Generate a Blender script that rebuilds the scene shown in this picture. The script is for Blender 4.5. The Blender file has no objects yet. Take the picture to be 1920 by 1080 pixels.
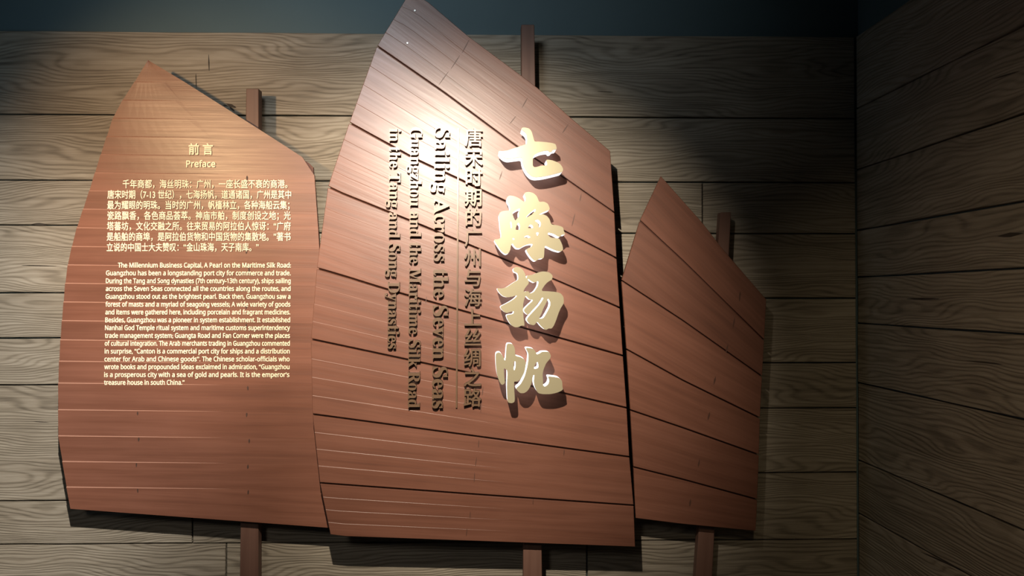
import bpy, bmesh, math, random
from mathutils import Vector, Matrix, Euler

# ------------------------------------------------------------------ scene, camera, light
SC = bpy.context.scene
COL = SC.collection
random.seed(7)
F = 1423.0                                   # focal length in pixels of the 1920 x 1080 photograph
CAMZ = 1.55
YAW = math.atan2(30, F)                      # camera turned a little to the right of the wall's normal
PITCH = math.atan2(18, F)                    # and a little upward
cd = bpy.data.cameras.new('camera'); cam = bpy.data.objects.new('camera', cd); COL.objects.link(cam)
cd.sensor_width = 36; cd.lens = F / 1920 * 36; cd.clip_start = 0.05
cam.location = (0, 0, CAMZ)
cam.rotation_euler = Euler((math.pi / 2 + PITCH, 0, -YAW), 'XYZ')
SC.camera = cam
RC = cam.rotation_euler.to_matrix()

SC.view_settings.view_transform = 'Standard'; SC.view_settings.look = 'None'
SC.view_settings.gamma = 1; SC.view_settings.use_curve_mapping = False
SC.view_settings.exposure = 0.0
SC.cycles.max_bounces = 6

w = bpy.data.worlds.new('world'); SC.world = w; w.use_nodes = True
w.node_tree.nodes['Background'].inputs[0].default_value = (0.75, 0.85, 1.0, 1)
w.node_tree.nodes['Background'].inputs[1].default_value = 0.016

def lamp(name, kind, loc, target, energy, color, **k):
    l = bpy.data.lights.new(name, kind); l.energy = energy; l.color = color
    for a, v in k.items(): setattr(l, a, v)
    o = bpy.data.objects.new(name, l); COL.objects.link(o); o.location = loc
    o.rotation_euler = (Vector(target) - Vector(loc)).to_track_quat('-Z', 'Y').to_euler()
    return o
lamp('track_spot', 'SPOT', (-0.23, 0.66, 2.50), (-0.18, 2.8, 1.53), 480, (1.0, 0.87, 0.71),
     spot_size=math.radians(55.5), spot_blend=1.0, shadow_soft_size=0.018)
lamp('track_spot_left', 'SPOT', (-0.36, 0.62, 2.50), (-2.2, 3.0, 0.97), 600, (1.0, 0.93, 0.85),
     spot_size=math.radians(49), spot_blend=1.0, shadow_soft_size=0.018)
lamp('warm_track_spot', 'SPOT', (-1.80, 0.75, 2.44), (-1.14, 2.86, 2.0), 165, (1.0, 0.64, 0.34),
     spot_size=math.radians(47), spot_blend=1.0, shadow_soft_size=0.07)
lamp('teal_fill', 'AREA', (-0.7, 0.5, 2.98), (-0.6, 3.0, 2.78), 5.0, (0.82, 0.92, 1.0), size=0.5, spread=math.radians(70))  # added cool fill that lifts the teal band, not a known fixture
lamp('blue_glow_left', 'AREA', (-2.75, 2.3, 2.15), (-2.0, 3.0, 2.1), 1.1, (0.45, 0.75, 1.0), size=0.4)  # blue tint added at the far left, its source unseen
lamp('shadow_fill_spot', 'SPOT', (-1.1, -1.3, 2.7), (-0.9, 3.0, 0.45), 55, (1.0, 0.93, 0.84),  # added frontal fill from behind the viewer, softens shadows at lower left
     spot_size=math.radians(50), spot_blend=1.0, shadow_soft_size=0.25)
lamp('side_spot', 'SPOT', (0.1, -0.3, 2.5), (1.55, 1.55, 1.25), 80, (1.0, 0.80, 0.52),
     spot_size=math.radians(56), spot_blend=1.0, shadow_soft_size=0.05)

# ------------------------------------------------------------------ planes and pixels
def ray(px, py):
    return (RC @ Vector(((px - 960) / F, -(py - 540) / F, -1.0))).normalized()
CAMP = Vector((0, 0, CAMZ))
class Plane:
    """a real plane in the room: point p, outward normal n (towards the viewer), right u, up v"""
    def __init__(s, p, n):
        s.p = Vector(p); s.n = Vector(n).normalized()
        s.u = Vector((0, 0, 1)).cross(s.n).normalized(); s.v = s.n.cross(s.u).normalized()
    def at(s, px, py):
        r = ray(px, py); return CAMP + r * ((s.p - CAMP).dot(s.n) / r.dot(s.n))
    def off(s, d):
        q = Plane(s.p + s.n * d, s.n); return q

WALL = Plane((0, 3.0, 0), (0, -1, 0))
corner = WALL.at(1607, 560)
rd = ray(893, 560)                            # direction in which the right wall runs away
rdir = Vector((rd.x, rd.y, 0)).normalized()
SIDE = Plane(corner, (-rdir.y, rdir.x, 0))
nS = ray(885, 560); nS = -Vector((nS.x, nS.y, 0)).normalized()
SAILC = Plane((0, 2.80, 0), nS)
SAILL = Plane((0, 2.86, 0), (0, -1, 0))
SAILR = Plane((0, 2.86, 0), (0, -1, 0))

# ------------------------------------------------------------------ object helpers
WM = {}
def tag(o, label=None, cat=None, group=None, kind=None):
    if label: o['label'] = label
    if cat: o['category'] = cat
    if group: o['group'] = group
    if kind: o['kind'] = kind
    return o
def link(o, mat4, parent=None):
    COL.objects.link(o); WM[o] = mat4
    if parent is not None:
        o.parent = parent; m = WM[parent].inverted() @ mat4
    else: m = mat4
    o.matrix_basis = m
    return o
def empty(name, loc):
    o = bpy.data.objects.new(name, None); o.empty_display_size = .1
    return link(o, Matrix.Translation(loc))
def frame(u, n):
    u = u.normalized(); n = n.normalized(); v = n.cross(u).normalized(); u = v.cross(n)
    return Matrix((u, v, n)).transposed()
def mesh_obj(name, verts, faces, mat, parent=None, fr=None, smooth=False, bevel=0, mats=None, fmat=None):
    fr = fr or Matrix.Identity(3)
    c = sum(verts, Vector()) / len(verts); inv = fr.transposed()
    me = bpy.data.meshes.new(name)
    me.from_pydata([inv @ (v - c) for v in verts], [], faces)
    for m in (mats or [mat]): me.materials.append(m)
    if fmat:
        for p, i in zip(me.polygons, fmat): p.material_index = i
    bm = bmesh.new(); bm.from_mesh(me)
    bmesh.ops.recalc_face_normals(bm, faces=bm.faces)
    if bevel:
        bmesh.ops.bevel(bm, geom=[e for e in bm.edges if len(e.link_faces) == 2 and e.calc_face_angle(0) > .6],
                        offset=bevel, segments=1, affect='EDGES')
    bm.to_mesh(me); bm.free()
    if smooth:
        for p in me.polygons: p.use_smooth = True
    o = bpy.data.objects.new(name, me)
    return link(o, Matrix.Translation(c) @ fr.to_4x4(), parent)
def prism(poly, n, depth):
    """poly: world points of the front outline; extruded backwards along -n"""
    k = len(poly); V = list(poly) + [p - n * depth for p in poly]
    Fc = [list(range(k)), list(range(2 * k - 1, k - 1, -1))]
    for i in range(k): j = (i + 1) % k; Fc.append([i, k + i, k + j, j])
    return V, Fc

# ------------------------------------------------------------------ materials
def mat_new(name):
    m = bpy.data.materials.new(name); m.use_nodes = True
    nt = m.node_tree; return m, nt, nt.nodes, nt.links, nt.nodes['Principled BSDF']
def wood(name, c_dark, c_mid, c_light, rough, ring_freq, ring_amt, fine_amt, bump_ring, bump_fine, spec=.5, warp=.05, fine_scale=150, patch=.25):
    m, nt, N, L, bs = mat_new(name)
    tc = N.new('ShaderNodeTexCoord'); oi = N.new('ShaderNodeObjectInfo')
    mul = N.new('ShaderNodeVectorMath'); mul.operation = 'SCALE'; mul.inputs[0].default_value = (37, 19, 11)
    L.new(oi.outputs['Random'], mul.inputs['Scale'])
    add = N.new('ShaderNodeVectorMath'); L.new(tc.outputs['Object'], add.inputs[0]); L.new(mul.outputs[0], add.inputs[1])
    def noise(sc, scale, detail=4, rough_=.55, src=None):
        mp = N.new('ShaderNodeMapping'); mp.inputs['Scale'].default_value = sc
        L.new(src or add.outputs[0], mp.inputs[0])
        n = N.new('ShaderNodeTexNoise'); n.inputs['Scale'].default_value = scale
        n.inputs['Detail'].default_value = detail; n.inputs['Roughness'].default_value = rough_
        L.new(mp.outputs[0], n.inputs['Vector']); return n.outputs['Fac']
    def math_(op, a, b, c=None):
        x = N.new('ShaderNodeMath'); x.operation = op
        for i, q in enumerate((a, b, c)):
            if q is None: continue
            if isinstance(q, (int, float)): x.inputs[i].default_value = q
            else: L.new(q, x.inputs[i])
        return x.outputs[0]
    sep = N.new('ShaderNodeSeparateXYZ'); L.new(add.outputs[0], sep.inputs[0])
    big = noise((1.1, 5, 5), 1, 2)
    mid = noise((3.5, 26, 26), 1, 3)
    y = math_('ADD', math_('MULTIPLY_ADD', big, warp * 6, sep.outputs['Y']), math_('MULTIPLY', mid, warp * .35))
    ring = math_('MULTIPLY_ADD', math_('SINE', math_('MULTIPLY', y, ring_freq), 0), .5, .5)
    ringp = math_('POWER', ring, 2.2)
    fine = noise((3, fine_scale, fine_scale), 1, 4, .65)
    patchn = noise((1.5, 3, 3), 1.6, 3)
    tone = math_('ADD', math_('MULTIPLY', ringp, ring_amt), math_('MULTIPLY', math_('SUBTRACT', fine, .5), fine_amt * 2))
    tone = math_('ADD', tone, math_('MULTIPLY', math_('SUBTRACT', patchn, .5), patch * 2))
    tone = math_('ADD', tone, .38)
    rp = N.new('ShaderNodeValToRGB'); rp.color_ramp.elements[0].position = .05; rp.color_ramp.elements[1].position = .95
    rp.color_ramp.elements[0].color = (*c_light, 1); rp.color_ramp.elements[1].color = (*c_dark, 1)
    e = rp.color_ramp.elements.new(.5); e.color = (*c_mid, 1)
    L.new(tone, rp.inputs[0])
    hv = N.new('ShaderNodeHueSaturation')
    L.new(rp.outputs[0], hv.inputs['Color']); L.new(math_('MULTIPLY_ADD', oi.outputs['Random'], .22, .89), hv.inputs['Value'])
    L.new(hv.outputs[0], bs.inputs['Base Color'])
    L.new(math_('MULTIPLY_ADD', fine, .18, rough - .09), bs.inputs['Roughness'])
    bs.inputs['Specular IOR Level'].default_value = spec
    h = math_('ADD', math_('MULTIPLY', ringp, -bump_ring), math_('MULTIPLY', fine, bump_fine))
    b = N.new('ShaderNodeBump'); b.inputs['Distance'].default_value = 1.0; b.inputs['Strength'].default_value = 1.0
    L.new(h, b.inputs['Height']); L.new(b.outputs[0], bs.inputs['Normal'])
    return m
def plain(name, col, rough=.5, metal=0, spec=.5, emit=None, es=0, noise_amt=0):
    m, nt, N, L, bs = mat_new(name)
    bs.inputs['Base Color'].default_value = (*col, 1); bs.inputs['Roughness'].default_value = rough
    bs.inputs['Metallic'].default_value = metal; bs.inputs['Specular IOR Level'].default_value = spec
    if emit: bs.inputs['Emission Color'].default_value = (*emit, 1); bs.inputs['Emission Strength'].default_value = es
    if noise_amt:
        tc = N.new('ShaderNodeTexCoord'); n = N.new('ShaderNodeTexNoise'); n.inputs['Scale'].default_value = 3; n.inputs['Detail'].default_value = 6
        L.new(tc.outputs['Object'], n.inputs['Vector'])
        rp = N.new('ShaderNodeValToRGB')
        rp.color_ramp.elements[0].color = (*[c * (1 - noise_amt) for c in col], 1); rp.color_ramp.elements[1].color = (*[c * (1 + noise_amt) for c in col], 1)
        L.new(n.outputs['Fac'], rp.inputs[0]); L.new(rp.outputs[0], bs.inputs['Base Color'])
    return m
M_PLANK = wood('weathered_plank', (.10, .082, .060), (.235, .20, .150), (.36, .32, .255), .62, 420, .30, .55, .0010, .0036, spec=.35, warp=.05, fine_scale=72, patch=.3)
M_SAIL = wood('red_brown_sail_wood', (.105, .040, .024), (.165, .066, .040), (.225, .096, .062), .37, 120, .14, .40, .00008, .0003, spec=.62, warp=.02, fine_scale=110, patch=.34)
M_MAST = wood('mast_wood', (.10, .05, .036), (.15, .078, .056), (.20, .11, .08), .5, 150, .15, .2, .0001, .0002, spec=.4, warp=.02)
M_GROOVE = plain('groove_wood', (.10, .03, .015), .6)
M_LAP_EDGE = plain('pale_lap_edge', (.34, .175, .12), .45)  # paler strip along each slat's upper edge, narrowing to the right
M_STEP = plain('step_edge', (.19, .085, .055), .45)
M_TEAL = plain('dark_teal_paint', (.075, .118, .130), .75, noise_amt=.12)
M_FLOOR = plain('dark_floor', (.05, .045, .04), .5, noise_amt=.2)
M_GOLD = plain('champagne_metal_face', (.40, .355, .23), .30, .35)
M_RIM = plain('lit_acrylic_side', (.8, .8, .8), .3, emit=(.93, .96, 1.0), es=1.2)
M_BRONZE = plain('bronze_letter', (.135, .080, .045), .33, .15, .6)
M_SHADED_SIDE = plain('bronze_letter_shaded_side', (.075, .035, .018), .5)  # letter sides darker than the face: brown with shadow painted in
M_PRINT = plain('cream_print', (.98, .84, .60), .40, spec=.8)
M_STEEL = plain('steel_pin', (.5, .48, .45), .35, .9)

# ------------------------------------------------------------------ room shell
def boxw(name, x0, x1, y0, y1, z0, z1, m, **k):
    P = [Vector((x, y, z)) for z in (z0, z1) for x, y in ((x0, y0), (x1, y0), (x1, y1), (x0, y1))]
    Fc = [(0, 1, 2, 3), (4, 5, 6, 7), (0, 1, 5, 4), (1, 2, 6, 5), (2, 3, 7, 6), (3, 0, 4, 7)]
    return mesh_obj(name, P, Fc, m, **k)
PT = .02                                      # plank thickness
ZTOP = WALL.at(960, 63.5).z
ROOMX0, ROOMH = -3.4, 3.1
wall_back = boxw('wall_back', ROOMX0, corner.x + .3, 3.0 + PT, 3.15, 0, ROOMH, M_TEAL)
tag(wall_back, 'back wall clad in weathered grey-brown planks below a dark teal painted band', 'wall', kind='structure')
e0 = corner + rdir * .05 - SIDE.n * PT; e1 = corner - rdir * 4.2 - SIDE.n * PT
base = [e0, e1, e1 - SIDE.n * .13, e0 - SIDE.n * .13]
V = [Vector((p.x, p.y, z)) for z in (0, ROOMH) for p in base]
wall_right = mesh_obj('wall_right', V, [(0, 1, 2, 3), (4, 5, 6, 7), (0, 1, 5, 4), (1, 2, 6, 5), (2, 3, 7, 6), (3, 0, 4, 7)], M_TEAL)
tag(wall_right, 'dim right wall clad in brown horizontal planks', 'wall', kind='structure')
fl = boxw('floor', ROOMX0, corner.x + 1.0, -1.4, 3.15, -.08, 0, M_FLOOR); tag(fl, 'dark gallery floor below the plank wall', 'floor', kind='structure')
ce = boxw('ceiling', ROOMX0, corner.x + 1.0, -1.4, 3.15, ROOMH, ROOMH + .08, M_TEAL); tag(ce, 'dark teal ceiling above the plank wall', 'ceiling', kind='structure')

def plank(P, n, parent, name='plank', m=M_PLANK, proud=0, fr_u=None, wob=True):
    """P: four corners (bl, br, tr, tl) on the plank face"""
    bl, br, tr, tl = [p + n * proud for p in P]
    k = max(3, min(10, int((br - bl).length / .16)))
    bot, top = [], []
    up = (tl - bl).normalized()
    for i in range(k + 1):
        t = i / k
        a = random.uniform(-.0011, .0011) if wob and 0 < i < k else 0
        b = random.uniform(-.0011, .0011) if wob and 0 < i < k else 0
        bot.append(bl.lerp(br, t) + up * a); top.append(tl.lerp(tr, t) + up * b)
    poly = bot + top[::-1]
    # front as a strip of quads so that the outline may waver
    c = .0022
    V = []; Fc = []
    for i in range(k + 1):
        q = c if i == 0 else (-c if i == k else 0); uu = (br - bl).normalized() * q
        V += [bot[i] + up * c + uu, top[i] - up * c + uu, bot[i] - n * c, top[i] - n * c, bot[i] - n * (PT - .001), top[i] - n * (PT - .001)]
    for i in range(k):
        a, b = i * 6, i * 6 + 6
        Fc += [(a, b, b + 1, a + 1), (a, a + 2, b + 2, b), (a + 1, b + 1, b + 3, a + 3), (a + 2, a + 4, b + 4, b + 2), (a + 3, b + 3, b + 5, a + 5), (a + 4, a + 5, b + 5, b + 4)]
    for a in (0, k * 6):
        Fc += [(a, a + 1, a + 3, a + 2), (a + 2, a + 3, a + 5, a + 4)]
    return mesh_obj(name, V, Fc, m, parent, frame(fr_u or (br - bl), n))

G = .0028                                     # half of a joint
def zrow(py, px=960): return WALL.at(px, py).z
def xcol(px, py=560): return WALL.at(px, py).x
def row(zt, zb, xs, g=G):
    for a, b in zip(xs, xs[1:]):
        pr = random.uniform(-.0015, .0015)
        plank([Vector((a + G, 3, zb + g)), Vector((b - G, 3, zb + g)), Vector((b - G, 3, zt - g)), Vector((a + G, 3, zt - g))], WALL.n, wall_back, proud=pr)
XR = corner.x - .002
xL = ROOMX0 + .01
S = xcol(363)
za, zb_, zc = ZTOP, zrow(217, 640), zrow(339.5, 640)
row(za, zb_, [xL, xcol(-260), XR]); row(zb_, zc, [xL, xcol(-420), XR])
lrows = [zc, zrow(422, 70), zrow(549, 70), zrow(634, 70), zrow(722, 70), zrow(939, 70), zrow(1019, 360), zrow(1180)]
for i, (a, b) in enumerate(zip(lrows, lrows[1:])):
    if i == 6: row(a, b, [xL, xcol(-300), xcol(426)])
    else: row(a, b, [xL, xcol([-150, -500, -350, -220, -480, -190, 0][i]), S])
rr = [zc] + [zrow(y, 1520) for y in (438, 559, 680, 765, 886)] + [zrow(1015, 1000), zrow(1180)]
ends = [[1318], [], [1000], [800], [1250], [950], [1100]]
for i, (a, b) in enumerate(zip(rr, rr[1:])):
    x0 = xcol(426) if i == 6 else S
    row(a, b, [x0] + [xcol(e) for e in ends[i]] + [XR])
zlow = zrow(1180)
for k_ in range(2):                            # below the picture
    zt = zlow - k_ * zlow / 2; zz = zlow - (k_ + 1) * zlow / 2
    row(zt, zz, [xL, -1.4 + k_ * .5, XR])
# right wall
def zside(px, py): return SIDE.at(px, py).z
sr = [ZTOP, zside(1905, 55), zside(1920, 213), zside(1920, 377), zside(1920, 503), zside(1920, 627), zside(1920, 787), zside(1920, 995), zside(1780, 1058), .22, 0.005]
sends = [2.2, 3.0, 1.9, 3.4, 2.6, 2.0, 3.1, 2.3, 2.9, 2.1]
for i, (a, b) in enumerate(zip(sr, sr[1:])):
    ds = [0.003, sends[i], 4.1]
    for d0, d1 in zip(ds, ds[1:]):
        p0 = corner - rdir * (d0 + .002); p1 = corner - rdir * (d1 - .002)
        f = lambda p, z: Vector((p.x, p.y, z))
        plank([f(p0, b + G), f(p1, b + G), f(p1, a - G), f(p0, a - G)], SIDE.n, wall_right, proud=random.uniform(-.001, .0015))

# ------------------------------------------------------------------ sails
def lerp2(a, b, t): return (a[0] + (b[0] - a[0]) * t, a[1] + (b[1] - a[1]) * t)
def poly_at(pl, t):
    """point at parameter t (0..1 by length) of a pixel polyline"""
    d = [math.dist(a, b) for a, b in zip(pl, pl[1:])]; s = t * sum(d)
    for (a, b), q in zip(zip(pl, pl[1:]), d):
        if s <= q or (a, b) == (pl[-2], pl[-1]): return lerp2(a, b, min(1, s / q if q else 0))
        s -= q
def board(name, PL, top, bot, parent, m, nslat=1, lip=0, fade=.5, thick=.016, gap=1.6, cols=14, label=None, wid=1.7):
    """a board between two boundary polylines (pixels, left to right), its face in nslat stepped laps:
    each lap stands proud at its upper edge by lip at the left end, fading out at fade of the width"""
    n = PL.n
    T = [poly_at(top, i / cols) for i in range(cols + 1)]; B = [poly_at(bot, i / cols) for i in range(cols + 1)]
    V = []; Fc = []
    rowsid = []
    g = gap
    for j in range(nslat + 1):
        for which in (((0, 1) if nslat == 1 and lip else (1,)) if j == 0 else (0,) if j == nslat else (0, 1)):
            r = []
            for i in range(cols + 1):
                t = j / nslat; a, b = T[i], B[i]
                L_ = max(1e-3, math.dist(a, b)); gg = min(.45, g / L_)
                tt = gg + (1 - 2 * gg) * t
                if j < nslat and which and (j or (nslat == 1 and lip)): tt += min(.2, wid * max(0, 1 - i / cols / fade) ** .6 / L_)
                p = PL.at(*lerp2(a, b, tt))
                u = i / cols
                h = lip * max(0, 1 - u / fade) ** .7 * (1.0 if which else 0.0)
                if u == 0: h *= .9
                V.append(p + n * h); r.append(len(V) - 1)
            rowsid.append(r)
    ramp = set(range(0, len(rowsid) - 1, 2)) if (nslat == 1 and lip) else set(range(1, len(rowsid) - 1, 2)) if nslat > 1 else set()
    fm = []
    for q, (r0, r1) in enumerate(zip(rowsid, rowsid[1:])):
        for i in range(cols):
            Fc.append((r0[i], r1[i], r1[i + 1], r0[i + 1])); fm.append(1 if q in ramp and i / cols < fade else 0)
    # sides and back
    loop = rowsid[0] + [r[-1] for r in rowsid[1:]] + rowsid[-1][::-1][1:] + [r[0] for r in rowsid[::-1][1:-1]]
    k0 = len(V)
    for q in loop:
        p = V[q]; d = (p - PL.p).dot(n); V.append(p - n * (d + thick))
    kk = len(loop)
    for i in range(kk):
        j = (i + 1) % kk
        if loop[i] == loop[j]: continue
        Fc.append((loop[i], loop[j], k0 + j, k0 + i))
    Fc.append(tuple(range(k0, k0 + kk)))
    du = PL.at(*top[-1]) - PL.at(*top[0]); dd = PL.at(*bot[-1]) - PL.at(*bot[0])
    o = mesh_obj(name, V, Fc, m, parent, frame(dd if du.length < .05 else du + dd, n), mats=[m, M_LAP_EDGE if nslat == 1 else M_STEP], fmat=fm + [0] * (len(Fc) - len(fm)))
    # small chamfer all round the front outline
    bm = bmesh.new(); bm.from_mesh(o.data); bm.edges.ensure_lookup_table()
    ed = [e for e in bm.edges if len(e.link_faces) == 2 and 1.2 < e.calc_face_angle(0) < 1.9 and
          max(f.normal.z for f in e.link_faces) > .8]
    if ed and not (nslat == 1 and lip): bmesh.ops.bevel(bm, geom=ed, offset=.0016, segments=1, affect='EDGES')
    bmesh.ops.dissolve_degenerate(bm, dist=1e-5, edges=bm.edges)
    bm.to_mesh(o.data); bm.free()
    if label: o['label'] = label
    return o
def mast(PL, back, top_px, bot_px, parent, thick=.042):
    """top_px=(xl,xr,y) bot_px=(xl,xr,y) of its front; PL is the plane of its front"""
    (a, b, y0), (c, d, y1) = top_px, bot_px
    P = [PL.at(c, y1), PL.at(d, y1), PL.at(b, y0), PL.at(a, y0)]
    V, Fc = prism(P, PL.n, thick)
    up = P[3] - P[0]
    return mesh_obj('mast', V, Fc, M_MAST, parent, frame(up, PL.n), bevel=.002)
def pegs(parent, pts, PL, depth_from, depth_to, r=.02):
    for (px, py) in pts:
        c = PL.at(px, py); k = 10; u, v, n = PL.u, PL.v, PL.n
        ring = [c + (u * math.cos(2 * math.pi * i / k) + v * math.sin(2 * math.pi * i / k)) * r - n * depth_from for i in range(k)]
        V, Fc = prism(ring, n, depth_to - depth_from)
        mesh_obj('spacer', V, Fc, M_STEEL, parent)
def backing(PL, outline, parent, d0=.0165, th=.010, inset=3):
    cx = sum(p[0] for p in outline) / len(outline); cy = sum(p[1] for p in outline) / len(outline)
    q = []
    for x, y in outline:
        L_ = math.hypot(x - cx, y - cy); q.append((x + (cx - x) / L_ * inset, y + (cy - y) / L_ * inset))
    P = [PL.at(*p) - PL.n * d0 for p in q]
    V, Fc = prism(P, PL.n, th)
    return mesh_obj('backing_board', V, Fc, M_GROOVE, parent, frame(PL.u, PL.n))
def edge_at(pl, y):
    for a, b in zip(pl, pl[1:]):
        if a[1] <= y <= b[1]: return lerp2(a, b, (y - a[1]) / (b[1] - a[1]))
    return pl[-1] if y > pl[-1][1] else pl[0]
def chain_between(pl, y0, y1):
    """points of the polyline pl (top to bottom) between heights y0 and y1"""
    return [edge_at(pl, y0)] + [p for p in pl if y0 < p[1] < y1] + [edge_at(pl, y1)]

# --- left sail
sl = empty('sail_panel', SAILL.at(350, 950))
tag(sl, 'leftmost sail-shaped red-brown wood panel printed with cream preface text', 'sail panel', 'sail-shaped wood panels on the plank wall')
LE = [(278, 113), (253, 153), (233, 183), (213, 218), (190, 287), (167, 360), (140, 440), (125, 507), (117, 593), (112, 660), (109.5, 720), (109.5, 817), (125, 913), (132, 954)]
RE = [(278, 113), (290, 118), (367, 167), (490, 245), (580, 303), (588, 311), (598, 450), (604, 600), (608, 800), (622, 990)]
ys = [113, 153, 187, 221, 255, 289, 323, 357, 391, 426, 461, 495.5, 530, 565, 600, 636, 676, 717, 767, 816, 864, 912, 954]
def lap_right(y):
    # a lap line starts at the left edge at y and drops gently to the right edge
    lx = edge_at(LE, y)
    for s in range(400):
        yy = y + s * .1
        rx = edge_at(RE, yy)
        if yy - y >= (rx[0] - lx[0]) * .014: return rx
    return rx
for i in range(len(ys) - 1):
    y0, y1 = ys[i], ys[i + 1]
    if i == 0: top = [LE[0], (278.5, 113.2)]
    else: top = [edge_at(LE, y0), lap_right(y0)]
    bot = [edge_at(LE, y1), (622, 990) if i == len(ys) - 2 else lap_right(y1)]
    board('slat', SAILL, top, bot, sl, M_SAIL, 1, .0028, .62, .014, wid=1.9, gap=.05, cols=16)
outl = LE + RE[::-1][:-1]
backing(SAILL, outl, sl, .0145, .014, 3)
mast(SAILL.off(-.045), 0, (461.5, 485, 166), (447, 484, 1280), sl)
pegs(sl, [(475, 320), (468, 900)], SAILL, .028, .046); pegs(sl, [(475, 320), (468, 900)], SAILL, .086, .1375)

# --- centre sail
sc_ = empty('sail_panel', SAILC.at(900, 1000))
tag(sc_, 'tallest middle sail-shaped wood panel carrying gold and bronze raised title characters', 'sail panel', 'sail-shaped wood panels on the plank wall')
cuts = [
 [(773, -14), (782, -14)],
 [(707, 86), (830, 171), (973, 277), (1060, 334), (1097, 360), (1152, 398)],
 [(655, 230), (782, 300), (857, 334), (913, 361), (950, 378), (1058, 433), (1156, 484)],
 [(615, 350), (640, 362), (767, 413), (857, 450), (940, 484), (1040, 524), (1162, 577)],
 [(594, 503), (640, 516), (723, 542), (857, 580), (953, 607), (1047, 633), (1168, 667)],
 [(583, 636), (640, 648), (767, 675), (930, 710), (1060, 738), (1175, 765)],
 [(586, 777), (640, 784), (773, 802), (973, 829), (1180, 857)],
 [(600, 906), (640, 909), (887, 927), (1188, 948)],
 [(620, 1004), (640, 1007), (1191, 1027)]]
# first panel has the long slanting right edge: its top boundary runs down that edge
cuts[0] = [(774, -14), (800, 0), (880, 68), (977, 140), (1010, 165), (1067, 217), (1144, 282)]
panels = []
for i in range(8):
    top, bot = cuts[i], cuts[i + 1]
    if i == 0:
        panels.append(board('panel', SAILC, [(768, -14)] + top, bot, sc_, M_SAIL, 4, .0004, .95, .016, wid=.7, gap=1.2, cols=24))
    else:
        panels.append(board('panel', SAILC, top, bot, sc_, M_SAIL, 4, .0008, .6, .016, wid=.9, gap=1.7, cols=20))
LEC = [(768, -14), (707, 86), (655, 230), (615, 350), (594, 503), (583, 636), (586, 777), (600, 906), (620, 1004)]
REC = [(1144, 282), (1152, 398), (1156, 484), (1162, 577), (1168, 667), (1175, 765), (1180, 857), (1188, 948), (1191, 1027)]
backing(SAILC, LEC + REC[::-1] + cuts[0][::-1][1:], sc_, .0165, .014, 3)
mast(SAILC.off(-.05), 0, (977.5, 1002, 46), (982, 1019, 1280), sc_, .045)
pegs(sc_, [(990, 320), (995, 900)], SAILC, .030, .052); pegs(sc_, [(990, 320), (995, 900)], SAILC, .094, .185)

# --- right sail
sr_ = empty('sail_panel', SAILR.at(1300, 980))
tag(sr_, 'smallest rightmost plain sail-shaped wood panel without any writing, in dim light', 'sail panel', 'sail-shaped wood panels on the plank wall')
rc = [
 [(1240, 329), (1320, 419), (1351, 460), (1437, 560)],
 [(1200, 414), (1280, 488), (1433, 638)],
 [(1165.5, 526), (1280, 601), (1429, 706)],
 [(1175, 655), (1280, 713), (1425, 784)],
 [(1182, 769), (1280, 802), (1423, 853)],
 [(1188, 876), (1280, 899), (1420, 937)],
 [(1192, 973), (1280, 984), (1417, 997)]]
# left edge bulges between cuts (keeps the photographed outline)
for i in range(6):
    board('panel', SAILR, rc[i], rc[i + 1], sr_, M_SAIL, 1, 0, .5, .016, gap=1.5, cols=14)
backing(SAILR, [c[0] for c in rc] + [c[-1] for c in rc[::-1]] + [(1351, 460), (1320, 419)], sr_, .0165, .014, 3)
mast(SAILR.off(-.05), 0, (1351, 1371, 398), (1291, 1325, 1280), sr_)
pegs(sr_, [(1350, 560), (1325, 900)], SAILR, .030, .052); pegs(sr_, [(1350, 560), (1325, 900)], SAILR, .091, .1375)

# ------------------------------------------------------------------ small knots, node lines and screws in the wood
M_KNOT = plain('dark_knot', (.055, .028, .018), .6)
M_NODE = plain('node_line', (.085, .036, .022), .5)
M_DENT = plain('plank_crack', (.035, .026, .018), .8)
def lens(PL, a, b, w_px, lift=.0006):
    # thin lens-shaped groove strip from pixel a to pixel b
    A, B = PL.at(*a), PL.at(*b); d = (B - A).normalized(); p = PL.n.cross(d)
    w_ = w_px / F * (A - CAMP).length / 2
    prof = [(0, 0), (.25, .8), (.5, 1), (.8, .7), (1, 0)]
    jit = [random.uniform(.7, 1.2) for _ in prof]
    P = [A.lerp(B, t) + p * w_ * k * j for (t, k), j in zip(prof, jit)] + [A.lerp(B, t) - p * w_ * k * j for (t, k), j in list(zip(prof, jit))[-2:0:-1]]
    return [q + PL.n * lift for q in P]
def marks(name, items, m, parent, n, depth=.0015):
    V, Fc = [], []
    for P in items:
        v, f = prism(P, n, depth); o = len(V); V += v; Fc += [tuple(o + q for q in g) for g in f]
    o = mesh_obj(name, V, Fc, m, parent); o['kind'] = 'stuff'; return o
it = []
for y in ys[6:-1]:
    for x0_ in (258, 465):
        x_ = x0_ + random.uniform(-3, 3); q = y + 5 + (x_ - 110) * .014
        if edge_at(LE, y)[0] + 40 < x_ and not (x0_ == 258 and 330 < q < 725): it.append(lens(SAILL, (x_, q - 3.5), (x_ + random.uniform(-1, 1), q + 5), 2.6, .0022))
marks('small_knots', it, M_KNOT, sl, SAILL.n, .004)
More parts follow.
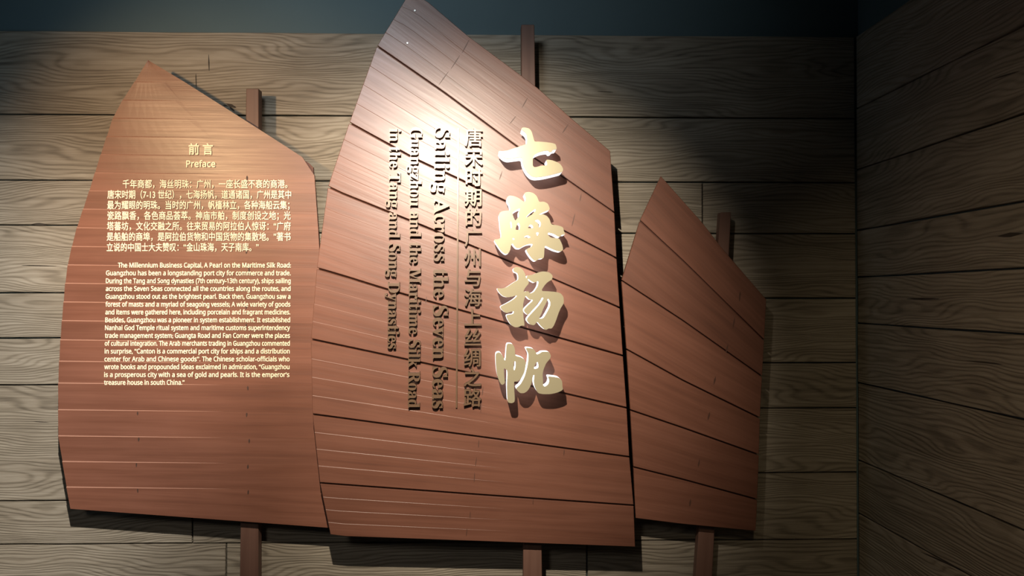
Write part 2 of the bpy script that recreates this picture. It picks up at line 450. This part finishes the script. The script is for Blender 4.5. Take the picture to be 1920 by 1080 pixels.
nl = [((880, 74), (866, 100)), ((862, 104), (845, 130)), ((841, 134), (822, 160)), ((990, 182), (978, 203)), ((968, 217), (955, 233)), ((1066, 232), (1054, 250)),
      ((942, 320), (936, 338)), ((1090, 362), (1087, 378)), ((1078, 400), (1072, 424)), ((906, 724), (904, 742)), ((903, 752), (901, 775)), ((898, 824), (897, 840)), ((894, 856), (891, 875)), ((890, 885), (889, 905)),
      ((882, 958), (881, 972)), ((876, 990), (874, 1006)), ((800, 555), (798, 570)), ((1058, 842), (1057, 855)), ((1000, 935), (999, 946))]
marks('node_lines', [lens(SAILC, a, b, 1.8, .0012) for a, b in nl], M_NODE, sc_, SAILC.n, .003)
nr = [((1388, 546), (1386, 566)), ((1378, 594), (1374, 616)), ((1365, 645), (1361, 662)), ((1342, 705), (1338, 722)), ((1331, 772), (1327, 788)), ((1312, 860), (1309, 876)), ((1295, 935), (1293, 950))]
marks('node_lines', [lens(SAILR, a, b, 3.0) for a, b in nr], M_NODE, sr_, SAILR.n, .003)
WF = WALL.off(.0012)
cr = [((391, 102), (392, 133), 1.6), ((367, 138), (368, 166), 1.4), ((424, 194), (443, 202), 5), ((430, 200), (440, 209), 4), ((418, 197), (428, 199), 2.5), ((60, 420), (88, 421), 4), ((1120, 171), (1150, 173), 1.5), ((60, 790), (92, 792), 1.4), ((40, 497), (105, 499), 1.2)]
marks('plank_cracks', [lens(WF, a, b, c_, .0006) for a, b, c_ in cr], M_DENT, wall_back, WALL.n, .003)
SF = SIDE.off(.0016)
cr = [((1870, 443), (1919, 437), 6), ((1860, 149), (1912, 133), 2), ((1810, 676), (1880, 683), 2.5), ((1700, 560), (1760, 560), 2.5), ((1725, 1034), (1800, 1067), 2)]
marks('plank_cracks', [lens(SF, a, b, c_, .0006) for a, b, c_ in cr], M_DENT, wall_right, SIDE.n, .003)
for (x_, y_) in ((778, 20), (764, 81)):
    c_ = SAILC.at(x_, y_) + SAILC.n * .0025
    ring = [c_ + (SAILC.u * math.cos(k * math.pi / 5) + SAILC.v * math.sin(k * math.pi / 5)) * .0042 for k in range(10)]
    V, Fc = prism(ring, SAILC.n, .004); mesh_obj('screw', V, Fc, M_STEEL, sc_, bevel=.0008)

# ------------------------------------------------------------------ lettering
tc_ = bpy.data.curves.new('text', 'FONT'); to_ = bpy.data.objects.new('text', tc_); COL.objects.link(to_)
tc_.resolution_u = 3
def glyphs(s, extrude=0.0, res=3):
    tc_.body = s; tc_.extrude = extrude; tc_.size = 1; tc_.resolution_u = res
    bpy.context.view_layer.update()
    dg = bpy.context.evaluated_depsgraph_get()
    me = to_.evaluated_get(dg).to_mesh()
    V = [v.co.copy() for v in me.vertices]; Fc = [tuple(p.vertices) for p in me.polygons]
    to_.evaluated_get(dg).to_mesh_clear()
    return V, Fc
def ext(V, a): return min(v[a] for v in V), max(v[a] for v in V)
def serif(s):
    return ''.join(chr(0x1D400 + ord(c) - 65) if 'A' <= c <= 'Z' else chr(0x1D41A + ord(c) - 97) if 'a' <= c <= 'z' else c for c in s)
def sans(s, bold=False):
    A, a, d = (0x1D5D4, 0x1D5EE, 0x1D7EC) if bold else (0x1D5A0, 0x1D5BA, 0x1D7E2)
    return ''.join(chr(A + ord(c) - 65) if 'A' <= c <= 'Z' else chr(a + ord(c) - 97) if 'a' <= c <= 'z' else chr(d + ord(c) - 48) if '0' <= c <= '9' else c for c in s)

def raised_line(s, PL, p0, p1, cap_px, parent, name, m, thick, standoff):
    """s written along the pixel line p0 -> p1, one object per letter, letters standing to the left of the direction"""
    base_ = PL.off(standoff)
    A, B = base_.at(*p0), base_.at(*p1); U = (B - A).normalized(); Vv = PL.n.cross(U).normalized()
    Vt, _ = glyphs(s); x0, x1 = ext(Vt, 0)
    su = (B - A).length / (x1 - x0)
    cv, _ = glyphs(serif('S')); c0, c1 = ext(cv, 1)
    svs = cap_px / F * (A - CAMP).length / (c1 - c0)
    fr = frame(U, PL.n)
    for i, ch in enumerate(s):
        if ch == ' ': continue
        V1, F1 = glyphs(ch, .5); V0 = V1; V1, F1 = smear(V1, F1, .010)
        Vp, _ = glyphs(s[:i + 1]); off = ext(Vp, 0)[1] - ext(V0, 0)[1] - x0
        W = [A + U * ((v.x + off) * su) + Vv * (v.y * svs) + PL.n * ((v.z + .5) * thick) for v in V1]
        shade_sides(mesh_obj(name, W, F1, m, parent, fr))
def shade_sides(o):
    o.data.materials.append(M_SHADED_SIDE)
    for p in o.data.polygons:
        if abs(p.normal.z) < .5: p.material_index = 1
def smear(V1, F1, d, dz=.004):
    W, G_ = [], []
    for k, (a, b) in enumerate(((0, 0), (d, 0), (-d, 0), (0, d), (0, -d), (d * .7, d * .7), (-d * .7, -d * .7), (d * .7, -d * .7), (-d * .7, d * .7))):
        o = len(W); W += [Vector((v.x + a, v.y + b, v.z + (dz * k if v.z > 0 else 0))) for v in V1]; G_ += [tuple(o + q for q in f) for f in F1]
    return W, G_

raised_line(serif('Sailing Across the Seven Seas'), SAILC, (816, 241), (811, 764), 27.5, sc_, 'letter', M_BRONZE, .021, .002)
raised_line(serif('Guangzhou and the Maritime Silk Road'), SAILC, (770.5, 241), (766, 763), 21.5, sc_, 'letter', M_BRONZE, .021, .002)
raised_line(serif('in the Tang and Song Dynasties'), SAILC, (731.5, 243), (728, 653), 21, sc_, 'letter', M_BRONZE, .021, .002)
# thin rule
A, B = SAILC.at(859.5, 241), SAILC.at(856, 764); h = Vector(SAILC.u) * .0028
V, Fc = prism([A + SAILC.n * .009 - h, B + SAILC.n * .009 - h, B + SAILC.n * .009 + h, A + SAILC.n * .009 + h], SAILC.n, .009)
mesh_obj('rule', V, Fc, M_BRONZE, sc_, frame(B - A, SAILC.n))
# fourteen small characters
for i, ch in enumerate('唐宋时期的广州与海上丝绸之路'):
    t = i / 13
    cx, cy = 888.5 - 3.0 * t, 260 + (745 - 260) * t
    V1, F1 = glyphs(ch, .5); V1, F1 = smear(V1, F1, .012)
    (a0, a1), (b0, b1) = ext(V1, 0), ext(V1, 1)
    # keep the design box proportions: the em square is about 34 px wide
    P = SAILC.off(.002); c = P.at(cx, cy); s_ = 35.0 / F * (c - CAMP).length
    W = [c + SAILC.u * ((v.x - .5) * s_ * .98) + SAILC.v * ((v.y - .36) * s_ * 1.02) + SAILC.n * ((v.z + .5) * .020) for v in V1]
    shade_sides(mesh_obj('character', W, F1, M_BRONZE, sc_, frame(SAILC.u, SAILC.n)))

# flat printed text on the left sail
PR = SAILL.off(.0037)
def printed(s, x0, x1, y, h_px, ref, name='text_line', d=.0, squeeze=None):
    """s fills x0..x1 with its baseline at y; h_px is the height of the reference glyph"""
    V1, F1 = glyphs(s, 0, 2)
    if d: V1, F1 = smear(V1, F1, d, 0)
    for k, v in enumerate(V1): v.z = 0
    a0, a1 = ext(V1, 0)
    rv, _ = glyphs(ref); r0, r1 = ext(rv, 1)
    A, B = PR.at(x0, y), PR.at(x1, y); U = (B - A).normalized(); Vv = PR.n.cross(U)
    su = (B - A).length / (a1 - a0); sv = h_px / F * (PR.p - CAMP).dot(-PR.n) / (r1 - r0)
    n0 = len(V1) // 9 if d else len(V1)
    W = [A + U * ((v.x - a0) * su) + Vv * (v.y * sv) + PR.n * (.00005 * (k // n0)) for k, v in enumerate(V1)]
    return mesh_obj(name, W, F1, M_PRINT, sl, frame(U, PR.n))
CJ = ['千年商都，海丝明珠：广州，一座长盛不衰的商港。', '唐宋时期（7-13 世纪），七海扬帆，道通诸国，广州是其中',
      '最为耀眼的明珠。当时的广州，帆樯林立，各种海船云集；', '瓷路飘香，各色商品荟萃。神庙市舶，制度创设之地；光',
      '塔蕃坊，文化交融之所。往来贸易的阿拉伯人惊讶：“广府', '是船舶的商埠，是阿拉伯货物和中国货物的集散地。”著书',
      '立说的中国士大夫赞叹：“金山珠海，天子南库。”']
X0 = [230, 201.5, 201, 201, 200.5, 200, 200]; X1 = [539, 546, 543, 545, 545, 545, 485]
for i, s in enumerate(CJ):
    printed(s, X0[i], X1[i], 351.5 + i * 19.75, 15.2, '国', d=.012)
EN = ["The Millennium Business Capital, A Pearl on the Maritime Silk Road:", "Guangzhou has been a longstanding port city for commerce and trade.",
      "During the Tang and Song dynasties (7th century-13th century), ships sailing", "across the Seven Seas connected all the countries along the routes, and",
      "Guangzhou stood out as the brightest pearl. Back then, Guangzhou saw a", "forest of masts and a myriad of seagoing vessels; A wide variety of goods",
      "and items were gathered here, including porcelain and fragrant medicines.", "Besides, Guangzhou was a pioneer in system establishment. It established",
      "Nanhai God Temple ritual system and maritime customs superintendency", "trade management system; Guangta Road and Fan Corner were the places",
      "of cultural integration. The Arab merchants trading in Guangzhou commented", "in surprise, “Canton is a commercial port city for ships and a distribution",
      "center for Arab and Chinese goods”. The Chinese scholar-officials who", "wrote books and propounded ideas exclaimed in admiration, “Guangzhou",
      "is a prosperous city with a sea of gold and pearls. It is the emperor’s", "treasure house in south China.”"]
for i, s in enumerate(EN):
    t = i / 15
    xl = 199 - 4 * t; xr = 545.5 - 3 * t
    if i == 0: xl = 221
    if i == 15: xr = 346
    printed(sans(s), xl, xr, 501.5 + 14.66 * i, 8.6, sans('H'), d=.026)
printed('前', 353.5, 373.5, 288, 19.5, '国', 'heading', .026); printed('言', 380, 399.5, 288, 19.5, '国', 'heading', .026)
printed(sans('Preface'), 349, 404, 313, 11.8, sans('P'), 'heading', .03)

# four big calligraphic characters: gold face on a lit white body standing off the sail
def chaikin(P, k=2):
    for _ in range(k):
        Q = []
        for i, a in enumerate(P):
            b = P[(i + 1) % len(P)]
            Q += [(a[0] * .8 + b[0] * .2, a[1] * .8 + b[1] * .2), (a[0] * .2 + b[0] * .8, a[1] * .2 + b[1] * .8)]
        P = Q
    return P
BIG = {
 '七': (900, 220, 7.714, [[(262,490),(330,490),(400,480),(470,455),(560,425),(640,398),(672,388),(680,360),(682,300),(676,250),(655,215),(618,188),(598,168),(615,148),(660,148),(712,163),(745,200),(760,250),(775,310),(790,352),(850,350),(950,358),(1040,370),(1088,385),(1102,410),(1112,462),(1060,468),(1035,500),(1000,505),(985,478),(900,490),(830,515),(778,548),(764,600),(762,690),(775,715),(800,722),(840,712),(900,700),(972,692),(975,660),(955,615),(990,612),(1050,622),(1110,645),(1155,670),(1180,700),(1205,750),(1190,792),(1100,815),(1000,840),(900,860),(800,868),(740,850),(680,790),(640,720),(615,650),(608,575),(520,585),(400,602),(340,580),(295,540)]]),
 '海': (900, 350, 7.2, [[(595,95),(620,75),(660,70),(720,85),(765,125),(785,170),(800,208),(860,200),(912,225),(930,260),(945,308),(900,325),(840,350),(795,378),(850,372),(905,395),(940,440),(955,490),(970,512),(1040,520),(1122,545),(1132,600),(1155,648),(1110,645),(1075,682),(1040,665),(990,635),(918,618),(915,652),(960,690),(1040,695),(1072,702),(1095,750),(1115,800),(1122,848),(1095,878),(1020,860),(950,830),(878,792),(868,850),(868,900),(860,968),(800,970),(750,1008),(700,970),(655,910),(622,850),(650,830),(690,815),(718,772),(650,775),(590,800),(540,832),(490,828),(460,795),(438,762),(415,800),(410,850),(385,898),(345,912),(290,870),(240,800),(185,712),(240,712),(285,690),(285,620),(270,560),(265,470),(252,380),(275,342),(330,325),(405,322),(408,290),(395,235),(362,180),(365,140),(400,118),(470,130),(540,165),(590,205),(610,200),(622,150)],
   [(430,355),(490,312),(548,288),(520,340),(528,400),(500,430),(475,465)], [(618,412),(680,352),(745,298),(756,316),(700,378),(640,412)],
   [(515,475),(543,520),(533,584),(472,584)], [(640,560),(680,508),(712,520),(718,562)], [(735,460),(780,440),(824,480),(818,535),(792,552),(785,490)],
   [(752,618),(798,618),(772,672)], [(588,682),(640,652),(688,682),(650,696)], [(408,470),(424,470),(434,555),(412,558)], [(438,692),(475,705),(445,722)]]),
 '扬': (900, 490, 6.75, [[(420,95),(448,70),(500,75),(545,108),(572,160),(582,205),(590,215),(596,178),(660,172),(730,142),(800,125),(880,140),(922,182),(912,232),(860,260),(820,300),(772,375),(850,378),(970,388),(1022,405),(1058,450),(1062,530),(1022,590),(992,660),(962,750),(932,820),(905,852),(870,848),(832,872),(780,830),(722,758),(688,812),(630,798),(586,742),(625,685),(740,565),(806,468),(786,454),(700,575),(612,684),(575,655),(548,618),(600,562),(680,488),(625,485),(580,432),(560,480),(546,540),(546,610),(550,700),(562,780),(562,818),(530,810),(490,832),(440,836),(390,804),(350,740),(330,682),(370,672),(422,666),(432,630),(380,640),(330,657),(272,612),(256,572),(300,550),(380,508),(440,468),(475,430),(420,442),(350,458),(290,442),(240,392),(210,338),(280,345),(340,325),(420,270),(482,235),(487,200),(476,148),(430,132)],
   [(600,215),(650,252),(690,272),(742,246),(735,310),(685,385),(632,410),(612,375),(545,388),(570,335),(625,275)], [(862,465),(892,515),(888,568),(845,650),(800,724),(742,724),(775,670),(800,600),(838,525)]]),
 '帆': (900, 630, 6.353, [[(186,215),(212,196),(245,200),(270,240),(300,302),(308,240),(316,120),(328,90),(385,93),(415,140),(418,238),(480,250),(530,278),(547,330),(532,430),(490,510),(440,545),(406,540),(406,620),(418,780),(380,803),(328,790),(325,700),(320,600),(328,420),(308,395),(283,380),(288,470),(300,560),(262,588),(228,540),(200,450),(188,330)],
   [(402,303),(426,303),(424,370),(410,414),(399,390)],
   [(545,150),(562,140),(632,150),(660,182),(676,222),(710,210),(740,188),(825,188),(845,235),(836,270),(790,320),(760,390),(745,450),(750,520),(752,590),(775,607),(815,575),(828,530),(808,482),(870,488),(940,498),(978,530),(982,600),(990,640),(940,668),(850,692),(760,694),(690,682),(652,610),(640,540),(650,462),(632,470),(620,540),(600,600),(570,650),(530,680),(480,682),(450,655),(425,625),(480,582),(530,490),(560,380),(575,300),(580,220),(562,180)],
   [(638,388),(665,320),(692,308),(698,380),(662,394)]]),
}
def extruded(loops2d, depth, zoff):
    """2D loops in metres -> mesh data with holes, filled by a 2D curve"""
    c = bpy.data.curves.new('c', 'CURVE'); c.dimensions = '2D'; c.fill_mode = 'BOTH'; c.extrude = depth / 2; c.resolution_u = 1
    for lp in loops2d:
        s = c.splines.new('POLY'); s.points.add(len(lp) - 1); s.use_cyclic_u = True
        for q, (x, y) in zip(s.points, lp): q.co = (x, y, 0, 1)
    o = bpy.data.objects.new('c', c); COL.objects.link(o); bpy.context.view_layer.update()
    dg = bpy.context.evaluated_depsgraph_get(); me = o.evaluated_get(dg).to_mesh()
    V = [Vector((v.co.x, v.co.y, v.co.z + zoff)) for v in me.vertices]; Fc = [tuple(p.vertices) for p in me.polygons]
    o.evaluated_get(dg).to_mesh_clear(); bpy.data.objects.remove(o); bpy.data.curves.remove(c)
    return V, Fc
GFACE, TFACE, TRIM_ = .108, .005, .068
FACE = SAILC.off(GFACE)
for ch, (ox, oy, sc, *rest) in BIG.items():
    loops = [l for l in rest[0]]
    pts = [[FACE.at(ox + x / sc, oy + y / sc) for x, y in chaikin(l)] for l in loops]
    o0 = pts[0][0]
    l2 = [[((p - o0).dot(SAILC.u), (p - o0).dot(SAILC.v)) for p in l] for l in pts]
    fr = frame(SAILC.u, SAILC.n)
    V, Fc = extruded(l2, TFACE, -TFACE / 2)
    f = mesh_obj('title_character', [o0 + fr @ v for v in V], Fc, M_GOLD, sc_, fr)
    f['label'] = {'七': 'topmost', '海': 'second', '扬': 'third', '帆': 'lowest'}[ch] + ' champagne gold title character'
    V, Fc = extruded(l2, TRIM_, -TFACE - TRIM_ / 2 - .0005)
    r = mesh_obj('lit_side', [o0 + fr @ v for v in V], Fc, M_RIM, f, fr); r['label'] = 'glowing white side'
    # stand-off pins
    xs = [p for p in l2[0]]
    def inside(x, y):
        res = False
        for l in l2:
            for (x1, y1), (x2, y2) in zip(l, l[1:] + l[:1]):
                if (y1 > y) != (y2 > y) and x < (x2 - x1) * (y - y1) / (y2 - y1) + x1: res = not res
        return res
    mnx, mxx = min(p[0] for p in xs), max(p[0] for p in xs); mny, mxy = min(p[1] for p in xs), max(p[1] for p in xs)
    cnt = 0; rnd = random.Random(3); got = []
    for _ in range(3000):
        x, y = rnd.uniform(mnx, mxx), rnd.uniform(mny, mxy)
        if all(inside(x + a, y + b) for a, b in ((.014, 0), (-.014, 0), (0, .014), (0, -.014))) and all(math.hypot(x - a, y - b) > .11 for a, b in got):
            got.append((x, y))
            if len(got) == 3: break
    for x, y in got:
        c = o0 + SAILC.u * x + SAILC.v * y - SAILC.n * (TFACE + TRIM_)
        ring = [c + (SAILC.u * math.cos(k * math.pi / 4) + SAILC.v * math.sin(k * math.pi / 4)) * .004 for k in range(8)]
        V, Fc = prism(ring, SAILC.n, GFACE - TFACE - TRIM_ + .001); mesh_obj('standoff_pin', V, Fc, M_STEEL, f)
bpy.data.objects.remove(to_); bpy.data.curves.remove(tc_)
